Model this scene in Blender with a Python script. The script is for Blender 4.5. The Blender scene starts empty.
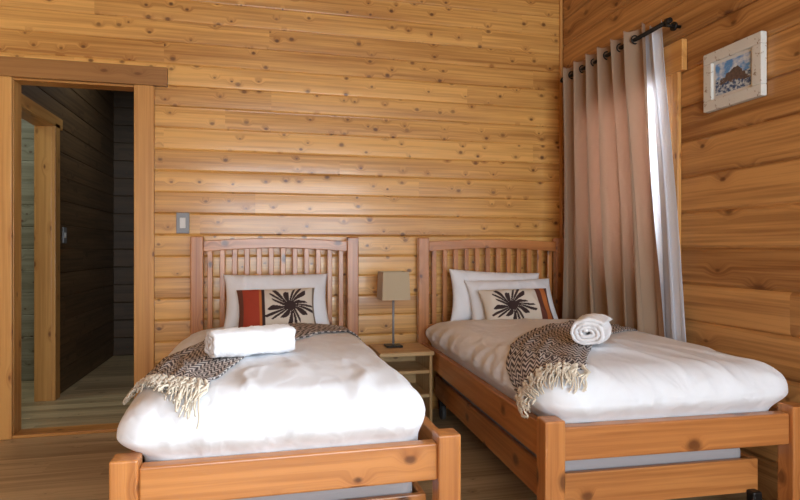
import bpy, bmesh, math, random
from mathutils import Vector, Matrix, noise
from mathutils.bvhtree import BVHTree
random.seed(7)
D = bpy.data
scene = bpy.context.scene
col = scene.collection

# ------------------------------------------------------------------ helpers
class NT:
    def __init__(s, name):
        s.m = D.materials.new(name); s.m.use_nodes = True
        s.t = s.m.node_tree; s.t.nodes.clear()
        s.out = s.n('ShaderNodeOutputMaterial')
    def n(s, k, **kw):
        nd = s.t.nodes.new(k)
        for a, b in kw.items(): setattr(nd, a, b)
        return nd
    def l(s, a, b): s.t.links.new(a, b)
    def setin(s, sock, v):
        if hasattr(v, 'is_output'): s.l(v, sock)
        else: sock.default_value = v
    def math(s, op, a, b=0.0, c=None, clamp=False):
        nd = s.n('ShaderNodeMath', operation=op, use_clamp=clamp)
        s.setin(nd.inputs[0], a); s.setin(nd.inputs[1], b)
        if c is not None: s.setin(nd.inputs[2], c)
        return nd.outputs[0]
    def comb(s, a, b, c):
        nd = s.n('ShaderNodeCombineXYZ')
        for i, v in enumerate((a, b, c)): s.setin(nd.inputs[i], v)
        return nd.outputs[0]
    def mix(s, f, a, b, mode='MIX'):
        nd = s.n('ShaderNodeMix', data_type='RGBA', blend_type=mode)
        s.setin(nd.inputs[0], f); s.setin(nd.inputs[6], a); s.setin(nd.inputs[7], b)
        return nd.outputs[2]
    def maprange(s, v, a, b, c, d, smooth=False):
        nd = s.n('ShaderNodeMapRange')
        if smooth: nd.interpolation_type = 'SMOOTHSTEP'
        for i, x in enumerate((v, a, b, c, d)): s.setin(nd.inputs[i], x)
        return nd.outputs[0]
    def noise(s, vec, scale, detail=3, rough=0.55, dist=0.0):
        nd = s.n('ShaderNodeTexNoise'); s.setin(nd.inputs['Vector'], vec)
        nd.inputs['Scale'].default_value = scale; nd.inputs['Detail'].default_value = detail
        nd.inputs['Roughness'].default_value = rough; nd.inputs['Distortion'].default_value = dist
        return nd.outputs[0]
    def bsdf(s, color, rough=0.5, bump=None, bstr=0.2, bdist=0.01, **kw):
        p = s.n('ShaderNodeBsdfPrincipled')
        s.setin(p.inputs['Base Color'], color); s.setin(p.inputs['Roughness'], rough)
        for k, v in kw.items(): s.setin(p.inputs[k.replace('_', ' ')], v)
        if bump is not None:
            b = s.n('ShaderNodeBump'); b.inputs['Strength'].default_value = bstr
            b.inputs['Distance'].default_value = bdist
            s.l(bump, b.inputs['Height']); s.l(b.outputs[0], p.inputs['Normal'])
        s.l(p.outputs[0], s.out.inputs[0]); return p

def c4(c): return (c[0], c[1], c[2], 1.0)

def wood(name, along, across, light, dark, knotc, h=None, seg=2.4, rough=0.4, kx=6.0, kb=9.0,
         gate=0.4, var=0.5, kr=(0.05, 0.10), coat=0.0, grain=1.0, bstr=0.25, off=0.0, kmix=.9):
    g = NT(name)
    tc = g.n('ShaderNodeTexCoord'); sp = g.n('ShaderNodeSeparateXYZ'); g.l(tc.outputs['Object'], sp.inputs[0])
    ax = {'X': 0, 'Y': 1, 'Z': 2}
    oth = [k for k in 'XYZ' if k not in (along, across)][0]
    a, b, c = (sp.outputs[ax[k]] for k in (along, across, oth))
    if h:
        row = g.math('FLOOR', g.math('DIVIDE', g.math('ADD', b, 10 * h), h))
        w1 = g.n('ShaderNodeTexWhiteNoise', noise_dimensions='1D'); g.l(row, w1.inputs['W'])
        sg = g.math('FLOOR', g.math('ADD', g.math('DIVIDE', a, seg), g.math('MULTIPLY', w1.outputs[0], 5)))
        w2 = g.n('ShaderNodeTexWhiteNoise', noise_dimensions='2D'); g.l(g.comb(row, sg, 0), w2.inputs['Vector'])
        rv = w2.outputs[0]
    else:
        oi = g.n('ShaderNodeObjectInfo'); rv = oi.outputs['Random']
    a2 = g.math('ADD', a, g.math('MULTIPLY', rv, 37.0))
    b2 = g.math('ADD', b, g.math('MULTIPLY', rv, 11.0))
    if not h: b2 = g.math('ADD', b2, c)
    vor = g.n('ShaderNodeTexVoronoi', voronoi_dimensions='2D')
    vor.inputs['Scale'].default_value = 1.0
    g.l(g.comb(g.math('MULTIPLY', a2, kx), g.math('MULTIPLY', b2, kb), 0), vor.inputs['Vector'])
    d = vor.outputs['Distance']
    vs = g.n('ShaderNodeSeparateColor'); g.l(vor.outputs['Color'], vs.inputs[0])
    gt = g.math('GREATER_THAN', vs.outputs[0], gate)
    big = g.math('POWER', vs.outputs[1], 1.6)
    r = g.math('MULTIPLY', gt, g.math('MULTIPLY_ADD', big, kr[1] - kr[0], kr[0]))
    nz = g.noise(g.comb(g.math('MULTIPLY', a2, 30), g.math('MULTIPLY', b2, 30), 0), 1.0, 2)
    dn = g.math('ADD', d, g.math('MULTIPLY', g.math('SUBTRACT', nz, 0.5), 0.06))
    km = g.math('MULTIPLY', g.maprange(dn, g.math('MULTIPLY', r, 0.5), g.math('ADD', r, 0.02), 1, 0), gt)
    km = g.math('MULTIPLY', km, g.math('MULTIPLY_ADD', vs.outputs[2], 0.4, 0.6))
    halo = g.math('MULTIPLY', g.maprange(d, 0.0, 0.33, 1, 0, True), gt)
    bb = g.math('ADD', g.math('MULTIPLY', b2, 1.0), g.math('MULTIPLY', halo, 0.035))
    gv = g.comb(g.math('MULTIPLY', a2, 1.3), g.math('MULTIPLY', bb, 60.0), g.math('MULTIPLY', c, 30 if not h else 2))
    fine = g.noise(gv, 1.0, 4, 0.6)
    gv2 = g.comb(g.math('MULTIPLY', a2, 0.8), g.math('MULTIPLY', bb, 16.0), 0)
    broad = g.noise(gv2, 1.0, 2, 0.5)
    f = g.math('ADD', g.math('MULTIPLY', g.maprange(fine, 0.40, 0.63, 0, 1), 0.55 * grain),
               g.math('MULTIPLY', g.maprange(broad, 0.38, 0.66, 0, 1), 0.5 * grain))
    f = g.math('ADD', f, g.math('MULTIPLY_ADD', rv, var, off - 0.5*var), clamp=True)
    f = g.math('ADD', f, g.math('MULTIPLY', halo, 0.25), clamp=True)
    colr = g.mix(f, c4(light), c4(dark))
    colr = g.mix(g.math('MULTIPLY', km, kmix), colr, c4(knotc))
    rr = g.math('MULTIPLY_ADD', fine, 0.18, rough - 0.09)
    p = g.bsdf(colr, rr, bump=g.math('ADD', fine, g.math('MULTIPLY', km, -0.4)), bstr=bstr, bdist=0.002)
    if coat: p.inputs['Coat Weight'].default_value = coat; p.inputs['Coat Roughness'].default_value = 0.16
    return g.m

def link(o, parent=None):
    col.objects.link(o)
    if parent is not None: o.parent = parent
    return o
def empty(name, M=None):
    e = D.objects.new(name, None); e.empty_display_size = 0.1; col.objects.link(e)
    if M is not None: e.matrix_world = M
    return e
def mesh_obj(name, verts, faces, mat, parent=None, smooth=False, M=None):
    me = D.meshes.new(name); me.from_pydata([tuple(v) for v in verts], [], faces); me.update()
    if smooth:
        for p in me.polygons: p.use_smooth = True
    if mat: me.materials.append(mat)
    o = D.objects.new(name, me); link(o, parent)
    if M is not None: o.matrix_world = M
    return o
def fixn(o):
    bm = bmesh.new(); bm.from_mesh(o.data); bmesh.ops.recalc_face_normals(bm, faces=bm.faces); bm.to_mesh(o.data); bm.free()
def box(name, x0, x1, y0, y1, z0, z1, mat, parent=None, bevel=0.004, seg=2):
    cx, cy, cz = (x0+x1)/2, (y0+y1)/2, (z0+z1)/2
    hx, hy, hz = abs(x1-x0)/2, abs(y1-y0)/2, abs(z1-z0)/2
    bm = bmesh.new(); bmesh.ops.create_cube(bm, size=2)
    bmesh.ops.scale(bm, vec=(hx, hy, hz), verts=bm.verts)
    me = D.meshes.new(name); bm.to_mesh(me); bm.free(); me.materials.append(mat)
    o = D.objects.new(name, me); link(o, parent); o.location = (cx, cy, cz)
    if bevel:
        md = o.modifiers.new('bev', 'BEVEL'); md.width = min(bevel, hx*.9, hy*.9, hz*.9); md.segments = seg
        md.harden_normals = False
    return o
def cyl(name, p0, p1, r, mat, parent=None, r2=None, n=24, smooth=True):
    p0, p1 = Vector(p0), Vector(p1); r2 = r if r2 is None else r2
    bm = bmesh.new()
    bmesh.ops.create_cone(bm, cap_ends=True, segments=n, radius1=r, radius2=r2, depth=(p1-p0).length)
    me = D.meshes.new(name); bm.to_mesh(me); bm.free(); me.materials.append(mat)
    for p in me.polygons: p.use_smooth = smooth and len(p.vertices) == 4
    o = D.objects.new(name, me); link(o, parent)
    o.location = (p0+p1)/2; o.rotation_mode = 'QUATERNION'
    o.rotation_quaternion = Vector((0, 0, 1)).rotation_difference((p1-p0).normalized())
    return o

# ------------------------------------------------------------------ materials
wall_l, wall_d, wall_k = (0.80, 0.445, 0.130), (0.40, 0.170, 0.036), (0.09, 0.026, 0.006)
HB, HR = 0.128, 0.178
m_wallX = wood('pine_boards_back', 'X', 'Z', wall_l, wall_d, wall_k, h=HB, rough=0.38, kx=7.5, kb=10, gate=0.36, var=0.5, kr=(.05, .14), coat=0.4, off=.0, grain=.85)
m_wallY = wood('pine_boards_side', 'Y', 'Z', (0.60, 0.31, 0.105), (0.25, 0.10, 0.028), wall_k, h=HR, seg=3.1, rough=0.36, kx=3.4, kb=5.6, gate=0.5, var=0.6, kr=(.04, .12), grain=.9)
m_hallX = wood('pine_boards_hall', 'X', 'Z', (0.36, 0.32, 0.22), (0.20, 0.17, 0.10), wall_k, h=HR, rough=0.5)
m_hallY = wood('pine_boards_hall_side_shaded', 'Y', 'Z', (0.16, 0.09, 0.038), (0.075, 0.04, 0.016), wall_k, h=HR, rough=0.5)  # pine darkened in its colour to stand in for the hall's shade
m_hallE = wood('pine_boards_hall_end_shaded', 'X', 'Z', (0.09, 0.05, 0.022), (0.04, 0.022, 0.009), wall_k, h=HR, rough=0.5)  # darkest pine copy: the unlit far end of the hall is painted in
m_ceil = wood('pine_boards_ceiling', 'Y', 'X', (.55, .33, .12), (.36, .18, .05), wall_k, h=0.12, rough=0.5)
m_floor = wood('floor_boards', 'X', 'Y', (0.56, 0.42, 0.24), (0.30, 0.21, 0.11), (0.08, 0.045, 0.02), h=0.11, seg=1.9, rough=0.42, var=0.8, gate=0.7, kr=(.02, .06))
TR = dict(light=(0.66, 0.345, 0.105), dark=(0.42, 0.17, 0.040), knotc=(0.12, 0.035, 0.010), rough=0.35, gate=0.6, kx=4, kb=9, var=0.2, grain=.8)
m_trX = wood('trim_pine_x', 'X', 'Z', **TR); m_trY = wood('trim_pine_y', 'Y', 'Z', **TR); m_trZ = wood('trim_pine_z', 'Z', 'X', **TR)
m_trZy = wood('trim_pine_zy', 'Z', 'Y', **TR)
TH = dict(TR, light=(0.38, 0.185, 0.06), dark=(0.23, 0.095, 0.026)); m_hdX = wood('header_pine', 'X', 'Z', **TH)
BD = dict(light=(0.57, 0.235, 0.068), dark=(0.29, 0.088, 0.020), knotc=(0.06, 0.015, 0.005), rough=0.32, gate=0.42, kx=5, kb=7, var=0.35, kr=(.06, .19), grain=.75, coat=.25)
m_bX = wood('bed_pine_x', 'X', 'Z', **BD); m_bY = wood('bed_pine_y', 'Y', 'Z', **BD); m_bZ = wood('bed_pine_z', 'Z', 'X', **BD)
NS = dict(light=(0.62, 0.42, 0.20), dark=(0.45, 0.27, 0.11), knotc=(0.2, 0.1, 0.04), rough=0.4, gate=0.8)
m_nX = wood('nightstand_pine_x', 'X', 'Y', **NS); m_nZ = wood('nightstand_pine_z', 'Z', 'Y', **NS)

def fabric(name, colr, rough=0.85, scale=500, bstr=0.15, wr=0.0, sheen=0.2):
    g = NT(name); tc = g.n('ShaderNodeTexCoord')
    n1 = g.noise(tc.outputs['Object'], scale, 2)
    h = n1
    if wr:
        mp = g.n('ShaderNodeMapping'); g.l(tc.outputs['Object'], mp.inputs[0])
        mp.inputs['Rotation'].default_value = (0, 0, .5); mp.inputs['Scale'].default_value = (1.0, .42, 1.0)
        n2 = g.noise(tc.outputs['Object'], 7, 3, 0.5, .4)
        r1 = g.math('ABSOLUTE', g.math('SUBTRACT', g.noise(mp.outputs[0], 5, 2, 0.5, .7), 0.5))
        r1 = g.maprange(r1, 0.0, 0.14, 1, 0, True)
        mp2 = g.n('ShaderNodeMapping'); g.l(tc.outputs['Object'], mp2.inputs[0])
        mp2.inputs['Rotation'].default_value = (0, 0, -.9); mp2.inputs['Scale'].default_value = (1.0, .4, 1.0)
        r2 = g.math('ABSOLUTE', g.math('SUBTRACT', g.noise(mp2.outputs[0], 8, 2, 0.5, .5), 0.5))
        r2 = g.maprange(r2, 0.0, 0.10, 1, 0, True)
        h = g.math('ADD', g.math('MULTIPLY', n1, 0.03), g.math('MULTIPLY', n2, .45*wr))
        h = g.math('ADD', h, g.math('ADD', g.math('MULTIPLY', r1, .30*wr), g.math('MULTIPLY', r2, .12*wr)))
    c = g.mix(g.math('MULTIPLY', n1, 0.25), c4(colr), c4([x*0.85 for x in colr]))
    p = g.bsdf(c, rough, bump=h, bstr=bstr, bdist=0.020 if wr else 0.002)
    p.inputs['Sheen Weight'].default_value = sheen
    return g.m
m_duvet = fabric('white_cotton', (0.80, 0.83, 0.88), wr=1.0, bstr=0.40, sheen=.1)
m_pillow = fabric('pillow_cotton', (0.80, 0.83, 0.88), wr=1.0, bstr=0.3, sheen=.1)
m_matt = fabric('mattress_ticking', (0.36, 0.34, 0.35))
m_terry = fabric('white_terry', (0.82, 0.83, 0.86), scale=150, bstr=1.0, sheen=0.3)
m_fringe = fabric('cream_yarn', (0.68, 0.60, 0.48), scale=300, bstr=0.5)
m_shade = fabric('taupe_linen', (0.48, 0.38, 0.25), scale=300, bstr=0.3)

def simple(name, colr, rough=0.5, metal=0.0, n=60, amt=0.15):
    g = NT(name); tc = g.n('ShaderNodeTexCoord'); nz = g.noise(tc.outputs['Object'], n, 3)
    c = g.mix(g.math('MULTIPLY', nz, amt), c4(colr), c4([x*0.5 for x in colr]))
    g.bsdf(c, rough, Metallic=metal); return g.m
m_black = simple('black_metal', (0.03, 0.028, 0.027), 0.4, 0.7)
m_steel = simple('brushed_steel', (0.24, 0.24, 0.25), 0.4, 0.1)
m_white = simple('white_plastic', (0.70, 0.70, 0.68), 0.4)
m_rubber = simple('grey_rubber', (0.10, 0.10, 0.10), 0.6)

def curtain_mat(name, colr, tr, w):
    g = NT(name); tc = g.n('ShaderNodeTexCoord')
    n1 = g.noise(tc.outputs['Object'], 350, 2)
    c = g.mix(g.math('MULTIPLY', n1, 0.35), c4(colr), c4([x*0.75 for x in colr]))
    d = g.n('ShaderNodeBsdfDiffuse'); g.l(c, d.inputs[0])
    t = g.n('ShaderNodeBsdfTranslucent'); t.inputs[0].default_value = c4(tr)
    mx = g.n('ShaderNodeMixShader'); mx.inputs[0].default_value = w
    b = g.n('ShaderNodeBump'); b.inputs['Strength'].default_value = 0.2; b.inputs['Distance'].default_value = 0.002
    g.l(n1, b.inputs['Height']); g.l(b.outputs[0], d.inputs['Normal'])
    g.l(d.outputs[0], mx.inputs[1]); g.l(t.outputs[0], mx.inputs[2]); g.l(mx.outputs[0], g.out.inputs[0])
    return g.m
m_curt = curtain_mat('beige_curtain_cloth', (0.41, 0.295, 0.205), (0.66, 0.33, 0.20), 0.22)
m_liner = curtain_mat('white_lining_cloth', (0.80, 0.84, 0.92), (0.80, 0.86, 0.95), 0.30)

g = NT('window_glass')
tr = g.n('ShaderNodeBsdfTransparent'); gl = g.n('ShaderNodeBsdfGlossy'); gl.inputs['Roughness'].default_value = 0.02
fr = g.n('ShaderNodeFresnel'); mx = g.n('ShaderNodeMixShader')
g.l(fr.outputs[0], mx.inputs[0]); g.l(tr.outputs[0], mx.inputs[1]); g.l(gl.outputs[0], mx.inputs[2]); g.l(mx.outputs[0], g.out.inputs[0])
m_glass = g.m

g = NT('printed_cushion_cloth')
at = g.n('ShaderNodeAttribute'); at.attribute_name = 'Col'; tc = g.n('ShaderNodeTexCoord')
g.bsdf(at.outputs['Color'], 0.85, bump=g.noise(tc.outputs['Object'], 400, 2), bstr=0.3, bdist=0.002)
m_print = g.m

g = NT('chevron_throw_wool')
uv = g.n('ShaderNodeUVMap'); sp = g.n('ShaderNodeSeparateXYZ'); g.l(uv.outputs[0], sp.inputs[0])
pp = g.math('PINGPONG', g.math('MULTIPLY', sp.outputs[1], 24.0), 1.0)
st = g.math('FRACT', g.math('ADD', g.math('MULTIPLY', sp.outputs[0], 38.0), pp))
msk = g.maprange(st, 0.50, 0.60, 0, 1)
tc = g.n('ShaderNodeTexCoord'); nz = g.noise(tc.outputs['Object'], 260, 2)
cc = g.mix(msk, (0.060, 0.048, 0.050, 1), (0.68, 0.63, 0.60, 1))
cc = g.mix(g.math('MULTIPLY', nz, 0.25), cc, (0.20, 0.18, 0.18, 1))
g.bsdf(cc, 0.95, bump=g.math('ADD', msk, nz), bstr=0.5, bdist=0.003)
m_throw = g.m

# ------------------------------------------------------------------ room shell
WY, WX = 3.68, 2.06
ZT = 3.30
def plank_wall(name, axis, pos, inward, lo, hi, h, mat, openings=(), chamfer=0.007, T=0.10, ztop=ZT, z0=0.0, crown=.0013):
    verts, faces = [], []
    rnd = random.Random(name)
    k = 0
    while z0 + k*h < ztop - 1e-4:
        za, zb = z0+k*h, min(z0+(k+1)*h, ztop); zc = (za+zb)/2
        spans = [(lo, hi)]
        for (oa, ob, oz0, oz1) in openings:
            if oz0 < zc < oz1:
                ns = []
                for s in spans:
                    if ob <= s[0] or oa >= s[1]: ns.append(s); continue
                    if s[0] < oa: ns.append((s[0], oa))
                    if s[1] > ob: ns.append((ob, s[1]))
                spans = ns
        c = chamfer
        tilt = rnd.uniform(-.0012, .0012)
        prof = [(-T, za), (-c, za), (-c*0.35, za+c*0.6)]
        nf = 8
        for i in range(nf+1):
            t = i/nf; zz = za+c*1.1+(zb-za-2.2*c)*t
            prof.append((-crown*(2*t-1)**2+tilt*(2*t-1)-abs(tilt), zz))
        prof += [(-c*0.35, zb-c*0.6), (-c, zb), (-T, zb)]
        for s in spans:
            b = len(verts)
            for e in s:
                for (dd, z) in prof:
                    q = pos + inward*dd
                    verts.append((e, q, z) if axis == 'X' else (q, e, z))
            n = len(prof)
            for i in range(n):
                j = (i+1) % n
                faces.append((b+i, b+j, b+n+j, b+n+i))
            faces.append(tuple(range(b, b+n))); faces.append(tuple(range(b+2*n-1, b+n-1, -1)))
        k += 1
    o = mesh_obj(name, verts, faces, mat); fixn(o); return o

DX0, DX1, DZ = -1.352, -0.719, 2.02
LX, RY = -2.0, -2.3
plank_wall('wall_back', 'X', WY, -1, LX, WX+0.1, HB, m_wallX, [(DX0-0.02, DX1+0.02, -1, DZ+0.03)], chamfer=.008)
W1 = (2.58, 3.32, 5*HR, 11*HR)
W2 = (-0.25, 1.25, 5*HR, 13*HR)
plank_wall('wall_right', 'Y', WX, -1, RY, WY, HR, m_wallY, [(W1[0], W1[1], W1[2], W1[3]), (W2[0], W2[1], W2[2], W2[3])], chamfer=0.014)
plank_wall('wall_left', 'Y', LX, 1, RY, WY, HR, m_wallY)
W3 = (-0.8, 1.8, 2*HR, 13*HR)
plank_wall('wall_front', 'X', RY, 1, LX-0.1, WX+0.1, HR, m_wallX, [(W3[0], W3[1], W3[2], W3[3])])
mesh_obj('floor', [(-3.3, RY-.1, 0), (WX+.1, RY-.1, 0), (WX+.1, 6.5, 0), (-3.3, 6.5, 0), (-3.3, RY-.1, -.1), (WX+.1, RY-.1, -.1), (WX+.1, 6.5, -.1), (-3.3, 6.5, -.1)],
         [(0, 1, 2, 3), (7, 6, 5, 4), (0, 4, 5, 1), (1, 5, 6, 2), (2, 6, 7, 3), (3, 7, 4, 0)], m_floor)
o = box('ceiling', LX-.1, WX+.1, RY-.1, WY+.1, ZT, ZT+.1, m_ceil, bevel=0)
HX = -1.425
HC = 2.85
OY = 4.54
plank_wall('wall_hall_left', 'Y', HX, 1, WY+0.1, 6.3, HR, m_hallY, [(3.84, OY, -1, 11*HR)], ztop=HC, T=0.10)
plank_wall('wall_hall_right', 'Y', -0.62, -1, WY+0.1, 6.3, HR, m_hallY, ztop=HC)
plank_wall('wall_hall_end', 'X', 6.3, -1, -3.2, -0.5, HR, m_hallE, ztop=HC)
plank_wall('wall_side_room_back', 'X', 5.25, -1, -3.2, HX-0.1, HR, m_hallX, ztop=HC)
plank_wall('wall_side_room_left', 'Y', -3.2, 1, WY+0.1, 5.25, HR, m_hallY, ztop=HC)
plank_wall('wall_side_room_front', 'X', WY+.12, 1, -3.2, LX-0.1, HR, m_hallX, ztop=HC)
box('ceiling_hall', -3.3, -0.5, WY+.1, 6.4, HC, HC+.1, m_hallY, bevel=0)

df = empty('door_frame')
box('casing_right', DX1, DX1+.11, WY-.028, WY-.001, 0, DZ+.01, m_trZ, df)
box('casing_left', DX0-.11, DX0, WY-.028, WY-.001, 0, DZ+.01, m_trZ, df)
box('casing_header', DX0-.20, DX1+.185, WY-.036, WY-.001, DZ+.01, DZ+.12, m_hdX, df)
box('jamb_right', DX1-.001, DX1+.019, WY-.001, WY+.11, 0, DZ, m_trZy, df)
box('jamb_left', DX0-.019, DX0+.001, WY-.001, WY+.11, 0, DZ, m_trZy, df)
box('jamb_top', DX0-.019, DX1+.019, WY-.001, WY+.11, DZ, DZ+.02, m_trX, df)
box('stop_right', DX1-.014, DX1-.001, WY+.05, WY+.09, 0, DZ, m_trZy, df)
box('threshold', DX0, DX1, WY-.02, WY+.11, 0.0, .018, m_trX, df)
df2 = empty('door_frame')
JH = 11*HR
box('jamb_far', HX-.11, HX+.001, OY-.02, OY, 0, JH, m_trZ, df2)
box('casing_far', HX, HX+.025, OY-.02, OY+.08, 0, JH, m_trZy, df2)
box('casing_near', HX, HX+.025, 3.80, 3.86, 0, JH, m_trZy, df2)
box('casing_header', HX, HX+.025, 3.80, OY+.14, JH-.03, JH+.05, m_trY, df2)
box('jamb_top', HX-.11, HX+.001, 3.84, OY, JH-.03, JH, m_trY, df2)
box('trim_corner', WX-.022, WX-.001, WY-.022, WY-.001, 0, ZT, m_trZ, bevel=.008)
def window_right(name, w, header_ext=0.13):
    e = empty(name); y0, y1, z0, z1 = w
    box('casing_near', WX-.024, WX-.001, y0-.09, y0+.005, z0-.09, z1, m_trZy, e)
    box('casing_far', WX-.024, WX-.001, y1-.005, y1+.09, z0-.09, z1, m_trZy, e)
    box('casing_header', WX-.032, WX-.001, y0-header_ext, y1+.12, z1-.005, z1+.15, m_trY, e)
    box('sill', WX-.032, WX-.001, y0-.10, y1+.10, z0-.10, z0+.004, m_trY, e)
    for nm, a, b, c, d in (('sash_near', y0, y0+.05, z0, z1), ('sash_far', y1-.05, y1, z0, z1), ('sash_top', y0, y1, z1-.05, z1), ('sash_bottom', y0, y1, z0, z0+.05), ('mullion', (y0+y1)/2-.02, (y0+y1)/2+.02, z0, z1)):
        box(nm, WX+.03, WX+.07, a, b, c, d, m_trZy, e)
    box('glass', WX+.048, WX+.052, y0+.03, y1-.03, z0+.03, z1-.03, m_glass, e, bevel=0)
window_right('window_1', W1)
window_right('window_2', W2)
e = empty('window_3')
for nm, a, b, c, d in (('sash_l', W3[0], W3[0]+.06, W3[2], W3[3]), ('sash_r', W3[1]-.06, W3[1], W3[2], W3[3]), ('sash_t', W3[0], W3[1], W3[3]-.06, W3[3]), ('sash_b', W3[0], W3[1], W3[2], W3[2]+.06), ('mullion', .47, .53, W3[2], W3[3])):
    box(nm, a, b, RY-.07, RY-.03, c, d, m_trZ, e)
box('glass', W3[0]+.03, W3[1]-.03, RY-.052, RY-.048, W3[2]+.03, W3[3]-.03, m_glass, e, bevel=0)

# ------------------------------------------------------------------ switches, picture
def switch(name, x, y, z, axis):
    e = empty(name)
    if axis == 'X':
        box('plate', x-.037, x+.037, y-.012, y-.0005, z-.063, z+.063, m_steel, e, bevel=.003)
        box('rocker', x-.017, x+.017, y-.018, y-.011, z-.032, z+.032, m_white, e, bevel=.003)
    else:
        box('plate', x+.0005, x+.010, y-.037, y+.037, z-.06, z+.06, m_steel, e, bevel=.003)
        box('rocker', x+.009, x+.014, y-.014, y+.014, z-.02, z+.02, m_white, e, bevel=.003)
switch('light_switch', -0.451, WY, 1.222, 'X')
switch('light_switch', HX, 4.78, 1.17, 'Y')

g = NT('seascape_print'); tc = g.n('ShaderNodeTexCoord'); sp = g.n('ShaderNodeSeparateXYZ'); g.l(tc.outputs['Generated'], sp.inputs[0])
yy, zz = sp.outputs[1], sp.outputs[2]
nz = g.noise(tc.outputs['Generated'], 5, 5, .6)
sky = g.mix(g.maprange(g.noise(tc.outputs['Generated'], 4, 3), .40, .60, 0, 1), (0.10, 0.30, 0.65, 1), (0.65, 0.72, 0.80, 1))
sea = g.mix(g.maprange(g.noise(tc.outputs['Generated'], 12, 3), .42, .6, 0, 1), (0.02, 0.07, 0.20, 1), (0.55, 0.64, 0.70, 1))
base = g.mix(g.math('GREATER_THAN', zz, 0.50), sea, sky)
hill = g.math('SUBTRACT', g.math('MULTIPLY_ADD', nz, 0.6, 0.50), g.math('MULTIPLY', g.math('ABSOLUTE', g.math('SUBTRACT', yy, 0.45)), 1.1))
rock = g.math('MULTIPLY', g.math('GREATER_THAN', hill, zz), g.math('GREATER_THAN', zz, g.math('MULTIPLY', nz, .55)))
rc = g.mix(g.noise(tc.outputs['Generated'], 14, 3), (0.03, 0.025, 0.03, 1), (0.20, 0.14, 0.12, 1))
g.bsdf(g.mix(rock, base, rc), 0.4); m_sea = g.m
g = NT('weathered_white_paint'); tc = g.n('ShaderNodeTexCoord')
g.bsdf(g.mix(g.maprange(g.noise(tc.outputs['Object'], 45, 4, .7), .60, .67, 0, 1), (0.66, 0.66, 0.62, 1), (0.25, 0.17, 0.10, 1)), 0.6); m_wf = g.m
pf = empty('picture_frame')
py0, py1, pz0, pz1 = 1.985, 2.31, 1.705, 1.975
fw = .05
xw = WX-.002
box('frame_top', xw-.03, xw, py0, py1, pz1-fw, pz1, m_wf, pf)
box('frame_bottom', xw-.03, xw, py0, py1, pz0, pz0+fw, m_wf, pf)
box('frame_near', xw-.03, xw, py0, py0+fw, pz0+fw, pz1-fw, m_wf, pf)
box('frame_far', xw-.03, xw, py1-fw, py1, pz0+fw, pz1-fw, m_wf, pf)
box('inner_lip', xw-.017, xw-.002, py0+fw-.004, py1-fw+.004, pz0+fw-.004, pz1-fw+.004, m_white, pf, bevel=0)
box('print', xw-.019, xw-.016, py0+fw+.014, py1-fw-.014, pz0+fw+.014, pz1-fw-.014, m_sea, pf, bevel=0)

# ------------------------------------------------------------------ beds
PH = 0.036
def bedmat(x, y, deg): return Matrix.Translation((x, y, 0)) @ Matrix.Rotation(math.radians(deg), 4, 'Z')
BEDS = [dict(M=bedmat(0.100, 3.585, .1), w=.460, L=1.872, xl=-.434, xr=.398, bl=.060, br=.000, zt=.630, cr=.042),
        dict(M=bedmat(1.508, 3.60, -2.6), w=.4775, L=1.86, xl=-.452, xr=.452, bl=.030, br=.035, zt=.632, cr=.036)]

def arch_rail(name, parent, W2h):
    n = 24; verts = []; x0, x1 = -W2h+PH-.002, W2h-PH+.002
    for i in range(n+1):
        t = i/n; x = x0+(x1-x0)*t; s = math.sin(math.pi*t)
        for (y, z) in ((-.016, 1.05+.022*s), (.016, 1.05+.022*s), (.016, 1.115+.016*s), (-.016, 1.115+.016*s)): verts.append((x, y, z))
    faces = [(0, 1, 2, 3), (4*n+3, 4*n+2, 4*n+1, 4*n)]
    for i in range(n):
        for k in range(4):
            a, b = 4*i+k, 4*i+(k+1) % 4
            faces.append((a, a+4, b+4, b))
    o = mesh_obj(name, verts, faces, m_bX, parent); fixn(o)
    md = o.modifiers.new('b', 'BEVEL'); md.width = .004; md.segments = 2; md.limit_method = 'ANGLE'

def make_bed(B):
    e = empty('wooden_single_bed', B['M']); W2h, L = B['w'], B['L']
    for s, nm in ((-1, 'l'), (1, 'r')):
        x = s*W2h
        box('head_post_'+nm, x-PH, x+PH, -PH*.8, PH*.8, 0, 1.14, m_bZ, e, bevel=.006, seg=3)
        box('foot_post_'+nm, x-PH, x+PH, -L-PH, -L+PH, 0, .495, m_bZ, e, bevel=.006, seg=3)
        box('side_rail_'+nm, x-.016, x+.016, -L+PH, -PH*.8, .345, .465, m_bY, e)
    arch_rail('headboard_top_rail', e, W2h)
    box('headboard_lower_rail', -W2h+PH, W2h-PH, -.016, .016, .50, .58, m_bX, e)
    box('headboard_base_rail', -W2h+PH, W2h-PH, -.016, .016, .30, .40, m_bX, e)
    ns = 12
    for i in range(ns):
        x = -W2h+PH + (2*W2h-2*PH)*(i+.5)/ns
        t = (x+W2h)/(2*W2h)
        box('headboard_slat_%d' % (i+1), x-.015, x+.015, -.009, .009, .575, 1.055+.018*math.sin(math.pi*t), m_bZ, e, bevel=.003)
    box('foot_rail', -W2h+PH, W2h-PH, -L-.02, -L+.026, .355, .468, m_bX, e, bevel=.006, seg=3)
    box('slat_base', -W2h+.016, W2h-.016, -L+.03, -.04, .345, .365, m_bX, e)
    box('mattress', -W2h+.06, W2h-.085, -L+.12, -.055, .367, .53, m_pillow, e, bevel=.05, seg=4)
    return e
for B in BEDS: make_bed(B)

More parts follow.
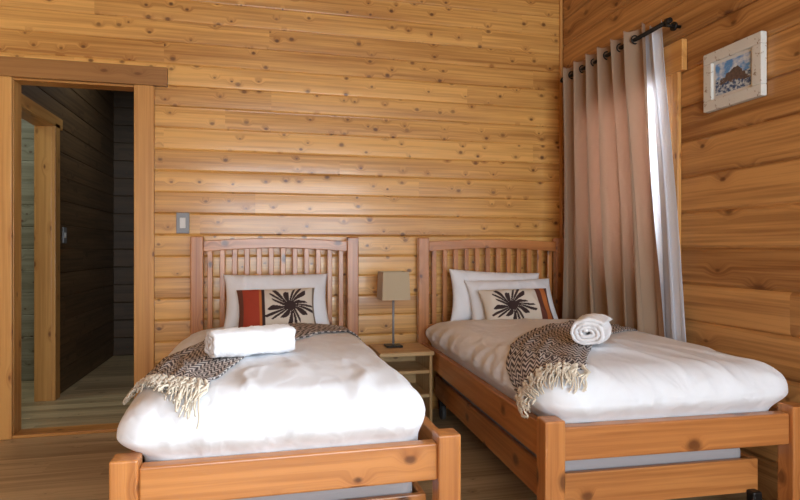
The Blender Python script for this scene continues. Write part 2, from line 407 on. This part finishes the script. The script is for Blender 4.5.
def make_trundle(B):
    e = empty('trundle_bed', B['M'])
    x = .425; yf, yb = -B['L']+.105, -.10
    box('front_board', -x, x, yf, yf+.022, .135, .262, m_bX, e)
    box('back_board', -x, x, yb-.022, yb, .135, .262, m_bX, e)
    box('side_board_l', -x, -x+.022, yf+.022, yb-.022, .135, .262, m_bY, e)
    box('side_board_r', x-.022, x, yf+.022, yb-.022, .135, .262, m_bY, e)
    box('base', -x+.022, x-.022, yf+.022, yb-.022, .145, .165, m_bX, e)
    box('mattress', -x+.03, x-.03, yf+.03, yb-.03, .166, .320, m_matt, e, bevel=.04, seg=4)
    i = 0
    for cx in (-x+.035, x-.035):
        for cy in (yf-.02, yb-.06):
            i += 1
            cyl('castor_wheel_%d' % i, (cx-.012, cy, .045), (cx+.012, cy, .045), .045, m_rubber, e)
            box('castor_fork_%d' % i, cx-.02, cx+.02, cy-.018, cy+.02, .06, .150, m_black, e, bevel=.006)
for B in BEDS: make_trundle(B)

def nz3(v, s, seed): return noise.noise(Vector((v[0]*s+seed, v[1]*s+seed*.7, v[2]*s)))
def ridge(x): return (1-abs(x)*2.2)
def crease(x, w=.12): return max(0, 1-abs(x)/w)
def sstep(a, b, x):
    t = max(0, min(1, (x-a)/(b-a))); return t*t*(3-2*t)
def make_duvet(B, seed):
    M, L, w = B['M'], B['L'], B['w']
    bm = bmesh.new(); bmesh.ops.create_cube(bm, size=2)
    bmesh.ops.subdivide_edges(bm, edges=bm.edges, cuts=139, use_grid_fill=True)
    zb, zt = .372, B['zt']
    y1, y0 = -.05, -L+.034
    H = Vector(((B['xr']-B['xl'])/2, (y1-y0)/2, (zt-zb)/2)); r = .085
    C = Vector(((B['xr']+B['xl'])/2, (y1+y0)/2, (zb+zt)/2))
    for v in bm.verts:
        p = Vector((v.co.x*H.x, v.co.y*H.y, v.co.z*H.z))
        q = Vector([max(-(H[i]-r), min(H[i]-r, p[i])) for i in range(3)])
        d = p-q
        if d.length > 1e-6: p = q + d.normalized()*r
        v.co = p
    bm.normal_update()
    nrm = {v.index: v.normal.copy() for v in bm.verts}
    for v in bm.verts:
        p = v.co.copy(); n = nrm[v.index]
        if n.z < -.5:
            v.co = p+C; continue
        up = max(0, n.z); side = 1-abs(n.z)
        k = sstep(.455, .535, p.z+C.z)
        footf = sstep(.0, .9, -p.y/H.y)
        lump = .009*nz3(p, 2.6, seed)+.004*nz3(p, 6, seed+3)
        a = nz3((p.x*.9+p.y*.45, p.y*.35-p.x*.2, 0), 5, seed+9)
        a2 = nz3((p.x*.5-p.y*.5, p.y*.5+p.x*.6, 0), 6, seed+19)
        fold = (.004+.006*footf)*crease(a, .15)*up + .004*crease(a2, .12)*up
        b = noise.noise(Vector(((p.x+p.y)*5+seed+p.z*2, p.z*2.0, seed)))
        b2 = noise.noise(Vector(((p.x+p.y)*12+seed-p.z*6, p.z*4.0, seed+7)))
        fold += (.016*ridge(b)+.008*ridge(b2))*side*k
        crown = B['cr']*up*(1-abs(p.x/H.x)**2.0)*(1-max(0, -p.y/H.y)**6)
        headdrop = -.040*sstep(.30, .95, p.y/H.y)*up
        p = p+n*(lump*(.2+.8*k)+fold); p.z += crown+headdrop
        fx = sstep(.35, 1.0, abs(v.co.x)/H.x); fy = sstep(.75, 1.0, -v.co.y/H.y)
        bulge = (B['bl'] if v.co.x < 0 else B['br'])
        headf = 1-sstep(.90, .99, p.y/H.y)
        p.x += math.copysign(bulge*fx*k*headf, v.co.x)
        p.y -= .035*fy*k
        if k <= .02:
            p.x = max(-H.x-.004, min(H.x+.004, p.x)); p.y = max(p.y, -H.y-.003)
        p += C
        v.co = p
    for _ in range(2): bmesh.ops.smooth_vert(bm, verts=bm.verts, factor=.5, use_axis_x=True, use_axis_y=True, use_axis_z=True)
    me = D.meshes.new('duvet'); bm.to_mesh(me)
    bv = BVHTree.FromBMesh(bm); bm.free()
    for p in me.polygons: p.use_smooth = True
    me.materials.append(m_duvet)
    o = D.objects.new('duvet', me); link(o); o.matrix_world = M
    return o, bv
duv = [make_duvet(BEDS[0], 1.3), make_duvet(BEDS[1], 5.1)]

def catmull(P, t):
    n = len(P)-1; s = max(0, min(n-1e-6, t*n)); i = int(s); f = s-i
    p0 = P[max(i-1, 0)]; p1 = P[i]; p2 = P[i+1]; p3 = P[min(i+2, n)]
    return .5*((2*p1)+(p2-p0)*f+(2*p0-5*p1+4*p2-p3)*f*f+(3*p1-p0-3*p2+p3)*f**3)

def make_throw(B, bv, pts, widths, seed, tlen=.13, skew=0.0):
    M = B['M']; Mi = M.inverted()
    P = [Vector((Mi @ Vector((x, y, 0))).xy) for x, y in pts]
    Wd = [Vector((w, 0)) for w in widths]
    XA, XB, Y0, Y1 = B['xl']-B['bl']+.06, B['xr']+B['br']-.06, -B['L']+.06, -.10
    def surf(q, off):
        cx = max(XA, min(XB, q.x)); cy = max(Y0, min(Y1, q.y))
        dx, dy = q.x-cx, q.y-cy; ee = math.hypot(dx, dy)
        ztop = .70
        if ee > 1e-6:
            k = min(ee, .09)/ee
            Q = Vector((cx+dx*k, cy+dy*k, ztop-ee*1.05))
        else: Q = Vector((cx, cy, ztop))
        loc, nr, idx, dist = bv.find_nearest(Q)
        if Q.z < .54:
            loc2, nr2, _, _ = bv.find_nearest(Vector((Q.x, Q.y, .54)))
            return Vector((loc2.x, loc2.y, max(Q.z, .475)))+Vector((dx, dy, 0)).normalized()*(off+.010)
        return loc+nr*off
    def frame(t):
        c = catmull(P, t); d = (catmull(P, min(1, t+.01))-catmull(P, max(0, t-.01))).normalized()
        w = catmull(Wd, t).x
        nn = Vector((-d.y, d.x)); nn = (nn + d*skew*max(0, 1-1.6*t)).normalized()
        return c, d, nn, w
    nu, nv = 120, 44; verts = []
    for i in range(nu+1):
        t = i/nu; c, d, nn, w = frame(t)
        for j in range(nv+1):
            s = j/nv-.5
            q = c+nn*(w*s)
            wr = .004*noise.noise(Vector((q.x*14+seed, q.y*14, 0)))+.014*max(0, noise.noise(Vector((s*8+seed, t*3, 2))))
            verts.append(surf(q, .010+wr))
    faces = []
    for i in range(nu):
        for j in range(nv):
            a = i*(nv+1)+j; faces.append((a, a+1, a+nv+2, a+nv+1))
    o = mesh_obj('throw_blanket', verts, faces, m_throw, smooth=True, M=M)
    uvl = o.data.uv_layers.new(name='UVMap')
    for poly in o.data.polygons:
        for li in poly.loop_indices:
            vi = o.data.loops[li].vertex_index; i, j = divmod(vi, nv+1)
            uvl.data[li].uv = (i/nu, j/nv)
    sm = o.modifiers.new('s', 'SOLIDIFY'); sm.thickness = .006; sm.offset = 1
    cu = D.curves.new('fringe', 'CURVE'); cu.dimensions = '3D'; cu.bevel_depth = .0038; cu.bevel_resolution = 1
    c, d, nn, w = frame(0); c1 = c
    N = int(w/.016)
    rnd = random.Random(seed)
    for k in range(N+1):
        s = k/N-.5
        for strand in range(4):
            sp_ = cu.splines.new('POLY'); M_ = 9; sp_.points.add(M_-1)
            jx = rnd.uniform(-.025, .025); ph = rnd.uniform(0, 6); ln = tlen*rnd.uniform(.7, 1.15)
            for a in range(M_):
                f = a/(M_-1)
                q = c1+nn*(w*s+jx*f+math.sin(ph+f*7)*.006*min(1, f*3)+(.016*(1 if k % 2 else -1))*math.sin(min(1, f*2.2)*math.pi))-d*(ln*f)
                pp = surf(q, .014+.010*math.sin(f*5+ph)**2)
                sp_.points[a].co = (pp.x, pp.y, pp.z, 1)
                sp_.points[a].radius = (1.5 if a in (0, 3) else 1.0)*(1-.4*f)
    cu.materials.append(m_fringe)
    f = D.objects.new('fringe', cu); link(f, o)
    return o
make_throw(BEDS[0], duv[0][1], [(-.285, 1.925), (-.245, 2.14), (-.15, 2.42), (.06, 2.70), (.32, 2.95), (.48, 3.06)], [.36, .38, .38, .36, .32, .28], 2, tlen=.13, skew=.75)
make_throw(BEDS[1], duv[1][1], [(.965, 1.88), (1.09, 2.08), (1.28, 2.32), (1.52, 2.54), (1.75, 2.70), (1.90, 2.78)], [.30, .33, .34, .32, .30, .28], 4, tlen=.11)

# ---- pillows and cushions
def make_pillow(name, w, h, t, mat, M, seed, colf=None, nx=56, ny=44):
    verts = []; faces = []
    cols = []
    for side in (1, -1):
        for i in range(nx+1):
            for j in range(ny+1):
                u, v = 2*i/nx-1, 2*j/ny-1
                u2, v2 = math.sin(u*math.pi/2)*.35+u*.65, math.sin(v*math.pi/2)*.35+v*.65
                pinx = 1-.07*(1-abs(u2)**2)*(abs(v2)**3) ; piny = 1-.07*(1-abs(v2)**2)*(abs(u2)**3)
                z = (max(0, 1-abs(u2)**3.0)**.55)*(max(0, 1-abs(v2)**3.0)**.55)
                x, y = u2*w/2*piny, v2*h/2*pinx
                wr = noise.noise(Vector((x*6+seed, y*6, side)))*.014+.010*ridge(noise.noise(Vector((x*9+y*3+seed, y*5, 3*side))))
                verts.append((x, y, side*(z*t/2)+side*wr*min(1, z*1.5)))
                cols.append(colf((u2+1)/2, (v2+1)/2) if (colf and side == 1) else (.62, .55, .44) if colf else (1, 1, 1))
    n1 = (nx+1)*(ny+1)
    for s in (0, 1):
        for i in range(nx):
            for j in range(ny):
                a = s*n1+i*(ny+1)+j; f = (a, a+ny+1, a+ny+2, a+1)
                faces.append(f if s == 0 else f[::-1])
    o = mesh_obj(name, verts, faces, mat, smooth=True, M=M)
    if colf:
        ca = o.data.color_attributes.new('Col', 'FLOAT_COLOR', 'POINT')
        for i, c in enumerate(cols): ca.data[i].color = (c[0], c[1], c[2], 1)
    bm = bmesh.new(); bm.from_mesh(o.data); bmesh.ops.remove_doubles(bm, verts=bm.verts, dist=.0004)
    for f in bm.faces: f.smooth = True
    bm.to_mesh(o.data); bm.free()
    return o
def pm(x, y, z, lean, yaw=0, roll=0):
    return Matrix.Translation((x, y, z)) @ Matrix.Rotation(math.radians(yaw), 4, 'Z') @ Matrix.Rotation(math.radians(90-lean), 4, 'X') @ Matrix.Rotation(math.radians(roll), 4, 'Z')
CREAM, DK, RED, OR, BR = (.66, .61, .53), (.035, .018, .018), (.36, .045, .02), (.50, .16, .04), (.13, .04, .025)
def flower(u, v, cx, cy, asp, R):
    dx, dy = (u-cx)*asp, (v-cy); r = math.hypot(dx, dy); a = math.atan2(dy, dx)
    a2 = a+.35*math.sin(3*r)+.12*math.sin(5*a)
    pet = abs(math.cos(a2*9))
    rad = R*(.80+.20*math.cos(5*a+1))
    if r < .11: return True
    return r < rad and pet > (.05+.80*(r/rad)**1.6)
def col1(u, v):
    if u < .07: return BR
    if u < .13: return RED
    if u < .31: return RED if (u < .28) else OR
    if u < .345: return DK
    if u > .965: return (.25, .2, .15)
    return DK if flower(u, v, .66, .5, 1.5, .52) else CREAM
def col2(u, v):
    if u > .94: return BR
    if u > .86: return OR
    if u > .77: return BR
    return DK if flower(u, v, .39, .48, 1.5, .52) else CREAM
make_pillow('pillow', .60, .35, .14, m_pillow, pm(.095, 3.39, .762, 26, 1), 1)
make_pillow('printed_cushion', .43, .27, .11, m_print, pm(.09, 3.235, .728, 32, 1, 1), 2, col1, 150, 110)
make_pillow('pillow', .62, .34, .13, m_pillow, pm(1.47, 3.455, .762, 16, -2, -3), 3)
make_pillow('pillow', .58, .31, .12, m_pillow, pm(1.53, 3.345, .735, 27, -2, 1), 6)
make_pillow('printed_cushion', .44, .26, .11, m_print, pm(1.495, 3.195, .712, 33, -3, 1), 4, col2, 150, 110)

# ---- towels (spiral roll)
def make_towel(name, M, length, turns, r0, th, sx=1.0, sz=1.0, seed=0, sq=0.0):
    n = int(turns*40); nl = 40; prof = []
    for k in range(n+1):
        a = k/n*turns*2*math.pi; r = r0+th*a/(2*math.pi)
        prof.append((a, r))
    def pt(a, r):
        c, s = math.cos(a), math.sin(a)
        f = 1+sq*(1/max(abs(c), abs(s))-1)
        return (c*r*f, s*r*f)
    outer = [pt(a, r+th*.46) for a, r in prof]
    inner = [pt(a, r-th*.46) for a, r in prof]
    loop = outer+inner[::-1]
    verts = []; m = len(loop)
    for i in range(nl+1):
        t = i/nl*2-1; x = t*length/2
        sc = 1-.06*abs(t)**8
        for (y, z) in loop:
            w = .008*noise.noise(Vector((x*13+seed, y*18, z*18)))+.005*noise.noise(Vector((x*80, y*80+seed, z*80)))
            rr = math.hypot(y, z)+1e-5
            end = .012*noise.noise(Vector((y*30, z*30, seed)))*abs(t)
            verts.append((x+end, (y*sc+y/rr*w)*sx, (z*sc+z/rr*w)*sz))
    faces = []
    for i in range(nl):
        for k in range(m):
            a, b = i*m+k, i*m+(k+1) % m
            faces.append((a, b, b+m, a+m))
    h = len(outer)
    for base, fl in ((0, False), (nl*m, True)):
        for k in range(h-1):
            f = (base+k, base+m-1-k, base+m-2-k, base+k+1)
            faces.append(f[::-1] if fl else f)
    o = mesh_obj(name, verts, faces, m_terry, smooth=True, M=M); fixn(o); return o
def surfz(i, x, y):
    q = BEDS[i]['M'].inverted() @ Vector((x, y, 0)); h = duv[i][1].ray_cast(Vector((q.x, q.y, 2)), Vector((0, 0, -1)))
    return h[0].z
def TM(x, y, z, yaw, tilt=0): return Matrix.Translation((x, y, z)) @ Matrix.Rotation(math.radians(yaw), 4, 'Z') @ Matrix.Rotation(math.radians(tilt), 4, 'Y')
z0 = surfz(0, -.04, 2.24)
make_towel('rolled_towel', TM(-.035, 2.22, z0+.060, 19), .30, 3.0, .008, .0168, 1.25, .90, 3, sq=.30)
z1 = surfz(1, 1.29, 2.06)
make_towel('rolled_towel', TM(1.30, 2.08, z1+.066, 48), .18, 3.4, .008, .0155, 1.15, .88, 8, sq=.15)

# ------------------------------------------------------------------ nightstand + lamp
ns = empty('nightstand')
nx0, nx1, ny0, ny1 = .66, .985, 3.22, 3.56
box('top', nx0, nx1, ny0, ny1, .447, .470, m_nX, ns)
box('side_l', nx0+.008, nx0+.026, ny0+.01, ny1-.005, 0, .447, m_nZ, ns)
box('side_r', nx1-.026, nx1-.008, ny0+.01, ny1-.005, 0, .447, m_nZ, ns)
box('back', nx0+.026, nx1-.026, ny1-.017, ny1-.005, .05, .447, m_nX, ns, bevel=0)
for i, z in enumerate((.34, .20, .06)): box('shelf_%d' % (i+1), nx0+.026, nx1-.026, ny0+.015, ny1-.017, z, z+.02, m_nX, ns)
lp = empty('table_lamp'); lx, ly = .79, 3.44
box('base', lx-.05, lx+.05, ly-.05, ly+.05, .4705, .482, m_black, lp, bevel=.004)
cyl('stem', (lx, ly, .48), (lx, ly, .80), .007, m_steel, lp)
cyl('socket', (lx, ly, .77), (lx, ly, .83), .016, m_black, lp)
a, b, zb, zt = .086, .080, .760, .928
verts = [(lx+sx*r, ly+sy*r, z) for (r, z) in ((a, zb), (b, zt)) for sx, sy in ((-1, -1), (1, -1), (1, 1), (-1, 1))]
o = mesh_obj('shade', verts, [(0, 1, 5, 4), (1, 2, 6, 5), (2, 3, 7, 6), (3, 0, 4, 7)], m_shade, lp)
md = o.modifiers.new('s', 'SOLIDIFY'); md.thickness = .003
md = o.modifiers.new('b', 'BEVEL'); md.width = .006; md.segments = 3
box('shade_spider', lx-.079, lx+.079, ly-.003, ly+.003, .825, .830, m_black, lp, bevel=0)

# ------------------------------------------------------------------ curtain
RXp, RZ = 1.95, 2.185
cr = empty('curtain_rod')
cyl('rod', (RXp, 2.46, RZ), (RXp, 3.46, RZ), .011, m_black, cr)
for i, (y, s) in enumerate(((2.46, -1), (3.46, 1))):
    cyl('finial_%d' % (i+1), (RXp, y, RZ), (RXp, y+s*.025, RZ), .018, m_black, cr, r2=.013)
for i, y in enumerate((2.50, 3.43)):
    cyl('bracket_%d' % (i+1), (RXp, y, RZ), (WX-.002, y, RZ), .008, m_black, cr)
    cyl('bracket_plate_%d' % (i+1), (WX-.045, y, RZ), (WX-.034, y, RZ), .022, m_black, cr)
def curtain(name, yt0, yt1, yb0, yb1, x0, amp, folds, z0, z1, mat, parent, seed, thick=.003):
    nu, nv = 300, 60; verts = []
    for j in range(nv+1):
        f = j/nv; z = z1+(z0-z1)*f
        ya, yb = yt0+(yb0-yt0)*f**1.1, yt1+(yb1-yt1)*f
        for i in range(nu+1):
            t = i/nu
            ph = t*folds*2*math.pi+(.35+1.1*f)*2*noise.noise(Vector((t*4+seed, f*1.0, 0)))
            a = amp*(1-.2*f+.6*f*noise.noise(Vector((t*6, f*1.2, seed+4))))
            x = x0+a*math.sin(ph)+.40*a*math.sin(2.3*ph+1+f)*f
            y = ya+(yb-ya)*t+.018*math.sin(ph*2+.5)*(.4+f)
            zz = z + (.012*math.sin(ph+1) if j == 0 else 0)
            verts.append((x, y, zz))
    faces = [(j*(nu+1)+i, j*(nu+1)+i+1, (j+1)*(nu+1)+i+1, (j+1)*(nu+1)+i) for j in range(nv) for i in range(nu)]
    o = mesh_obj(name, verts, faces, mat, parent, smooth=True)
    return o
ce = empty('window_curtain')
curtain('panel', 2.645, 3.42, 2.475, 3.42, RXp-.005, .042, 6, .615, 2.245, m_curt, ce, 1)
curtain('lining', 2.565, 3.40, 2.385, 3.40, RXp+.052, .014, 9, .60, 2.235, m_liner, ce, 5)
for i in range(6):
    t = (i+.5)/6; y = 2.645+.775*t
    R_, rr_ = .022, .004; NN, mm = 20, 8; vs = []
    for a in range(NN):
        A = a/NN*2*math.pi
        for b_ in range(mm):
            Bq = b_/mm*2*math.pi
            vs.append((math.cos(A)*(R_+rr_*math.cos(Bq)), rr_*math.sin(Bq), math.sin(A)*(R_+rr_*math.cos(Bq))))
    fs = [(a*mm+b_, ((a+1) % NN)*mm+b_, ((a+1) % NN)*mm+(b_+1) % mm, a*mm+(b_+1) % mm) for a in range(NN) for b_ in range(mm)]
    o = mesh_obj('eyelet_%d' % (i+1), vs, fs, m_black, ce, smooth=True); o.location = (RXp, y, RZ)

# ------------------------------------------------------------------ lights, world, camera
def area(name, loc, rot, sx, sy, power, colr):
    l = D.lights.new(name, 'AREA'); l.shape = 'RECTANGLE'; l.size = sx; l.size_y = sy; l.energy = power; l.color = colr
    o = D.objects.new(name, l); link(o); o.location = loc; o.rotation_euler = rot; return o
R = math.radians
area('daylight_window_2', (WX+.12, .50, 1.60), (0, R(90), 0), 1.38, 1.45, 190, (.84, .93, 1.0))
area('daylight_window_3', (.5, RY-.12, 1.34), (R(90), 0, 0), 2.5, 1.9, 205, (.85, .93, 1.0))
area('daylight_window_1', (WX+.30, 2.95, 1.55), (0, R(90), 0), 1.0, .72, 56, (.95, .96, 1.0))
area('side_room_fill', (-2.4, 4.3, 2.6), (0, 0, 0), .5, .5, 13, (.85, 1.0, .95))  # added lamp brightening the side room boards; no window in there
area('hall_fill', (-1.0, 4.9, 2.80), (0, 0, 0), .4, .8, 5, (.85, .95, 1.0))  # added fill lamp to lift the hall floor; the ceiling has no opening
w = D.worlds.new('World'); scene.world = w; w.use_nodes = True
nt = w.node_tree; bg = nt.nodes['Background']
sk = nt.nodes.new('ShaderNodeTexSky'); sk.sky_type = 'HOSEK_WILKIE'; sk.sun_direction = (0.6, -.5, .6)
nt.links.new(sk.outputs[0], bg.inputs[0]); bg.inputs[1].default_value = .5

cam = D.cameras.new('Camera'); cam.lens = 26.0; cam.sensor_width = 36; cam.clip_start = .05
co = D.objects.new('Camera', cam); link(co); co.location = (0, 0, 1.06)
co.rotation_euler = (R(90), 0, R(-13.6)); scene.camera = co
scene.view_settings.view_transform = 'Standard'
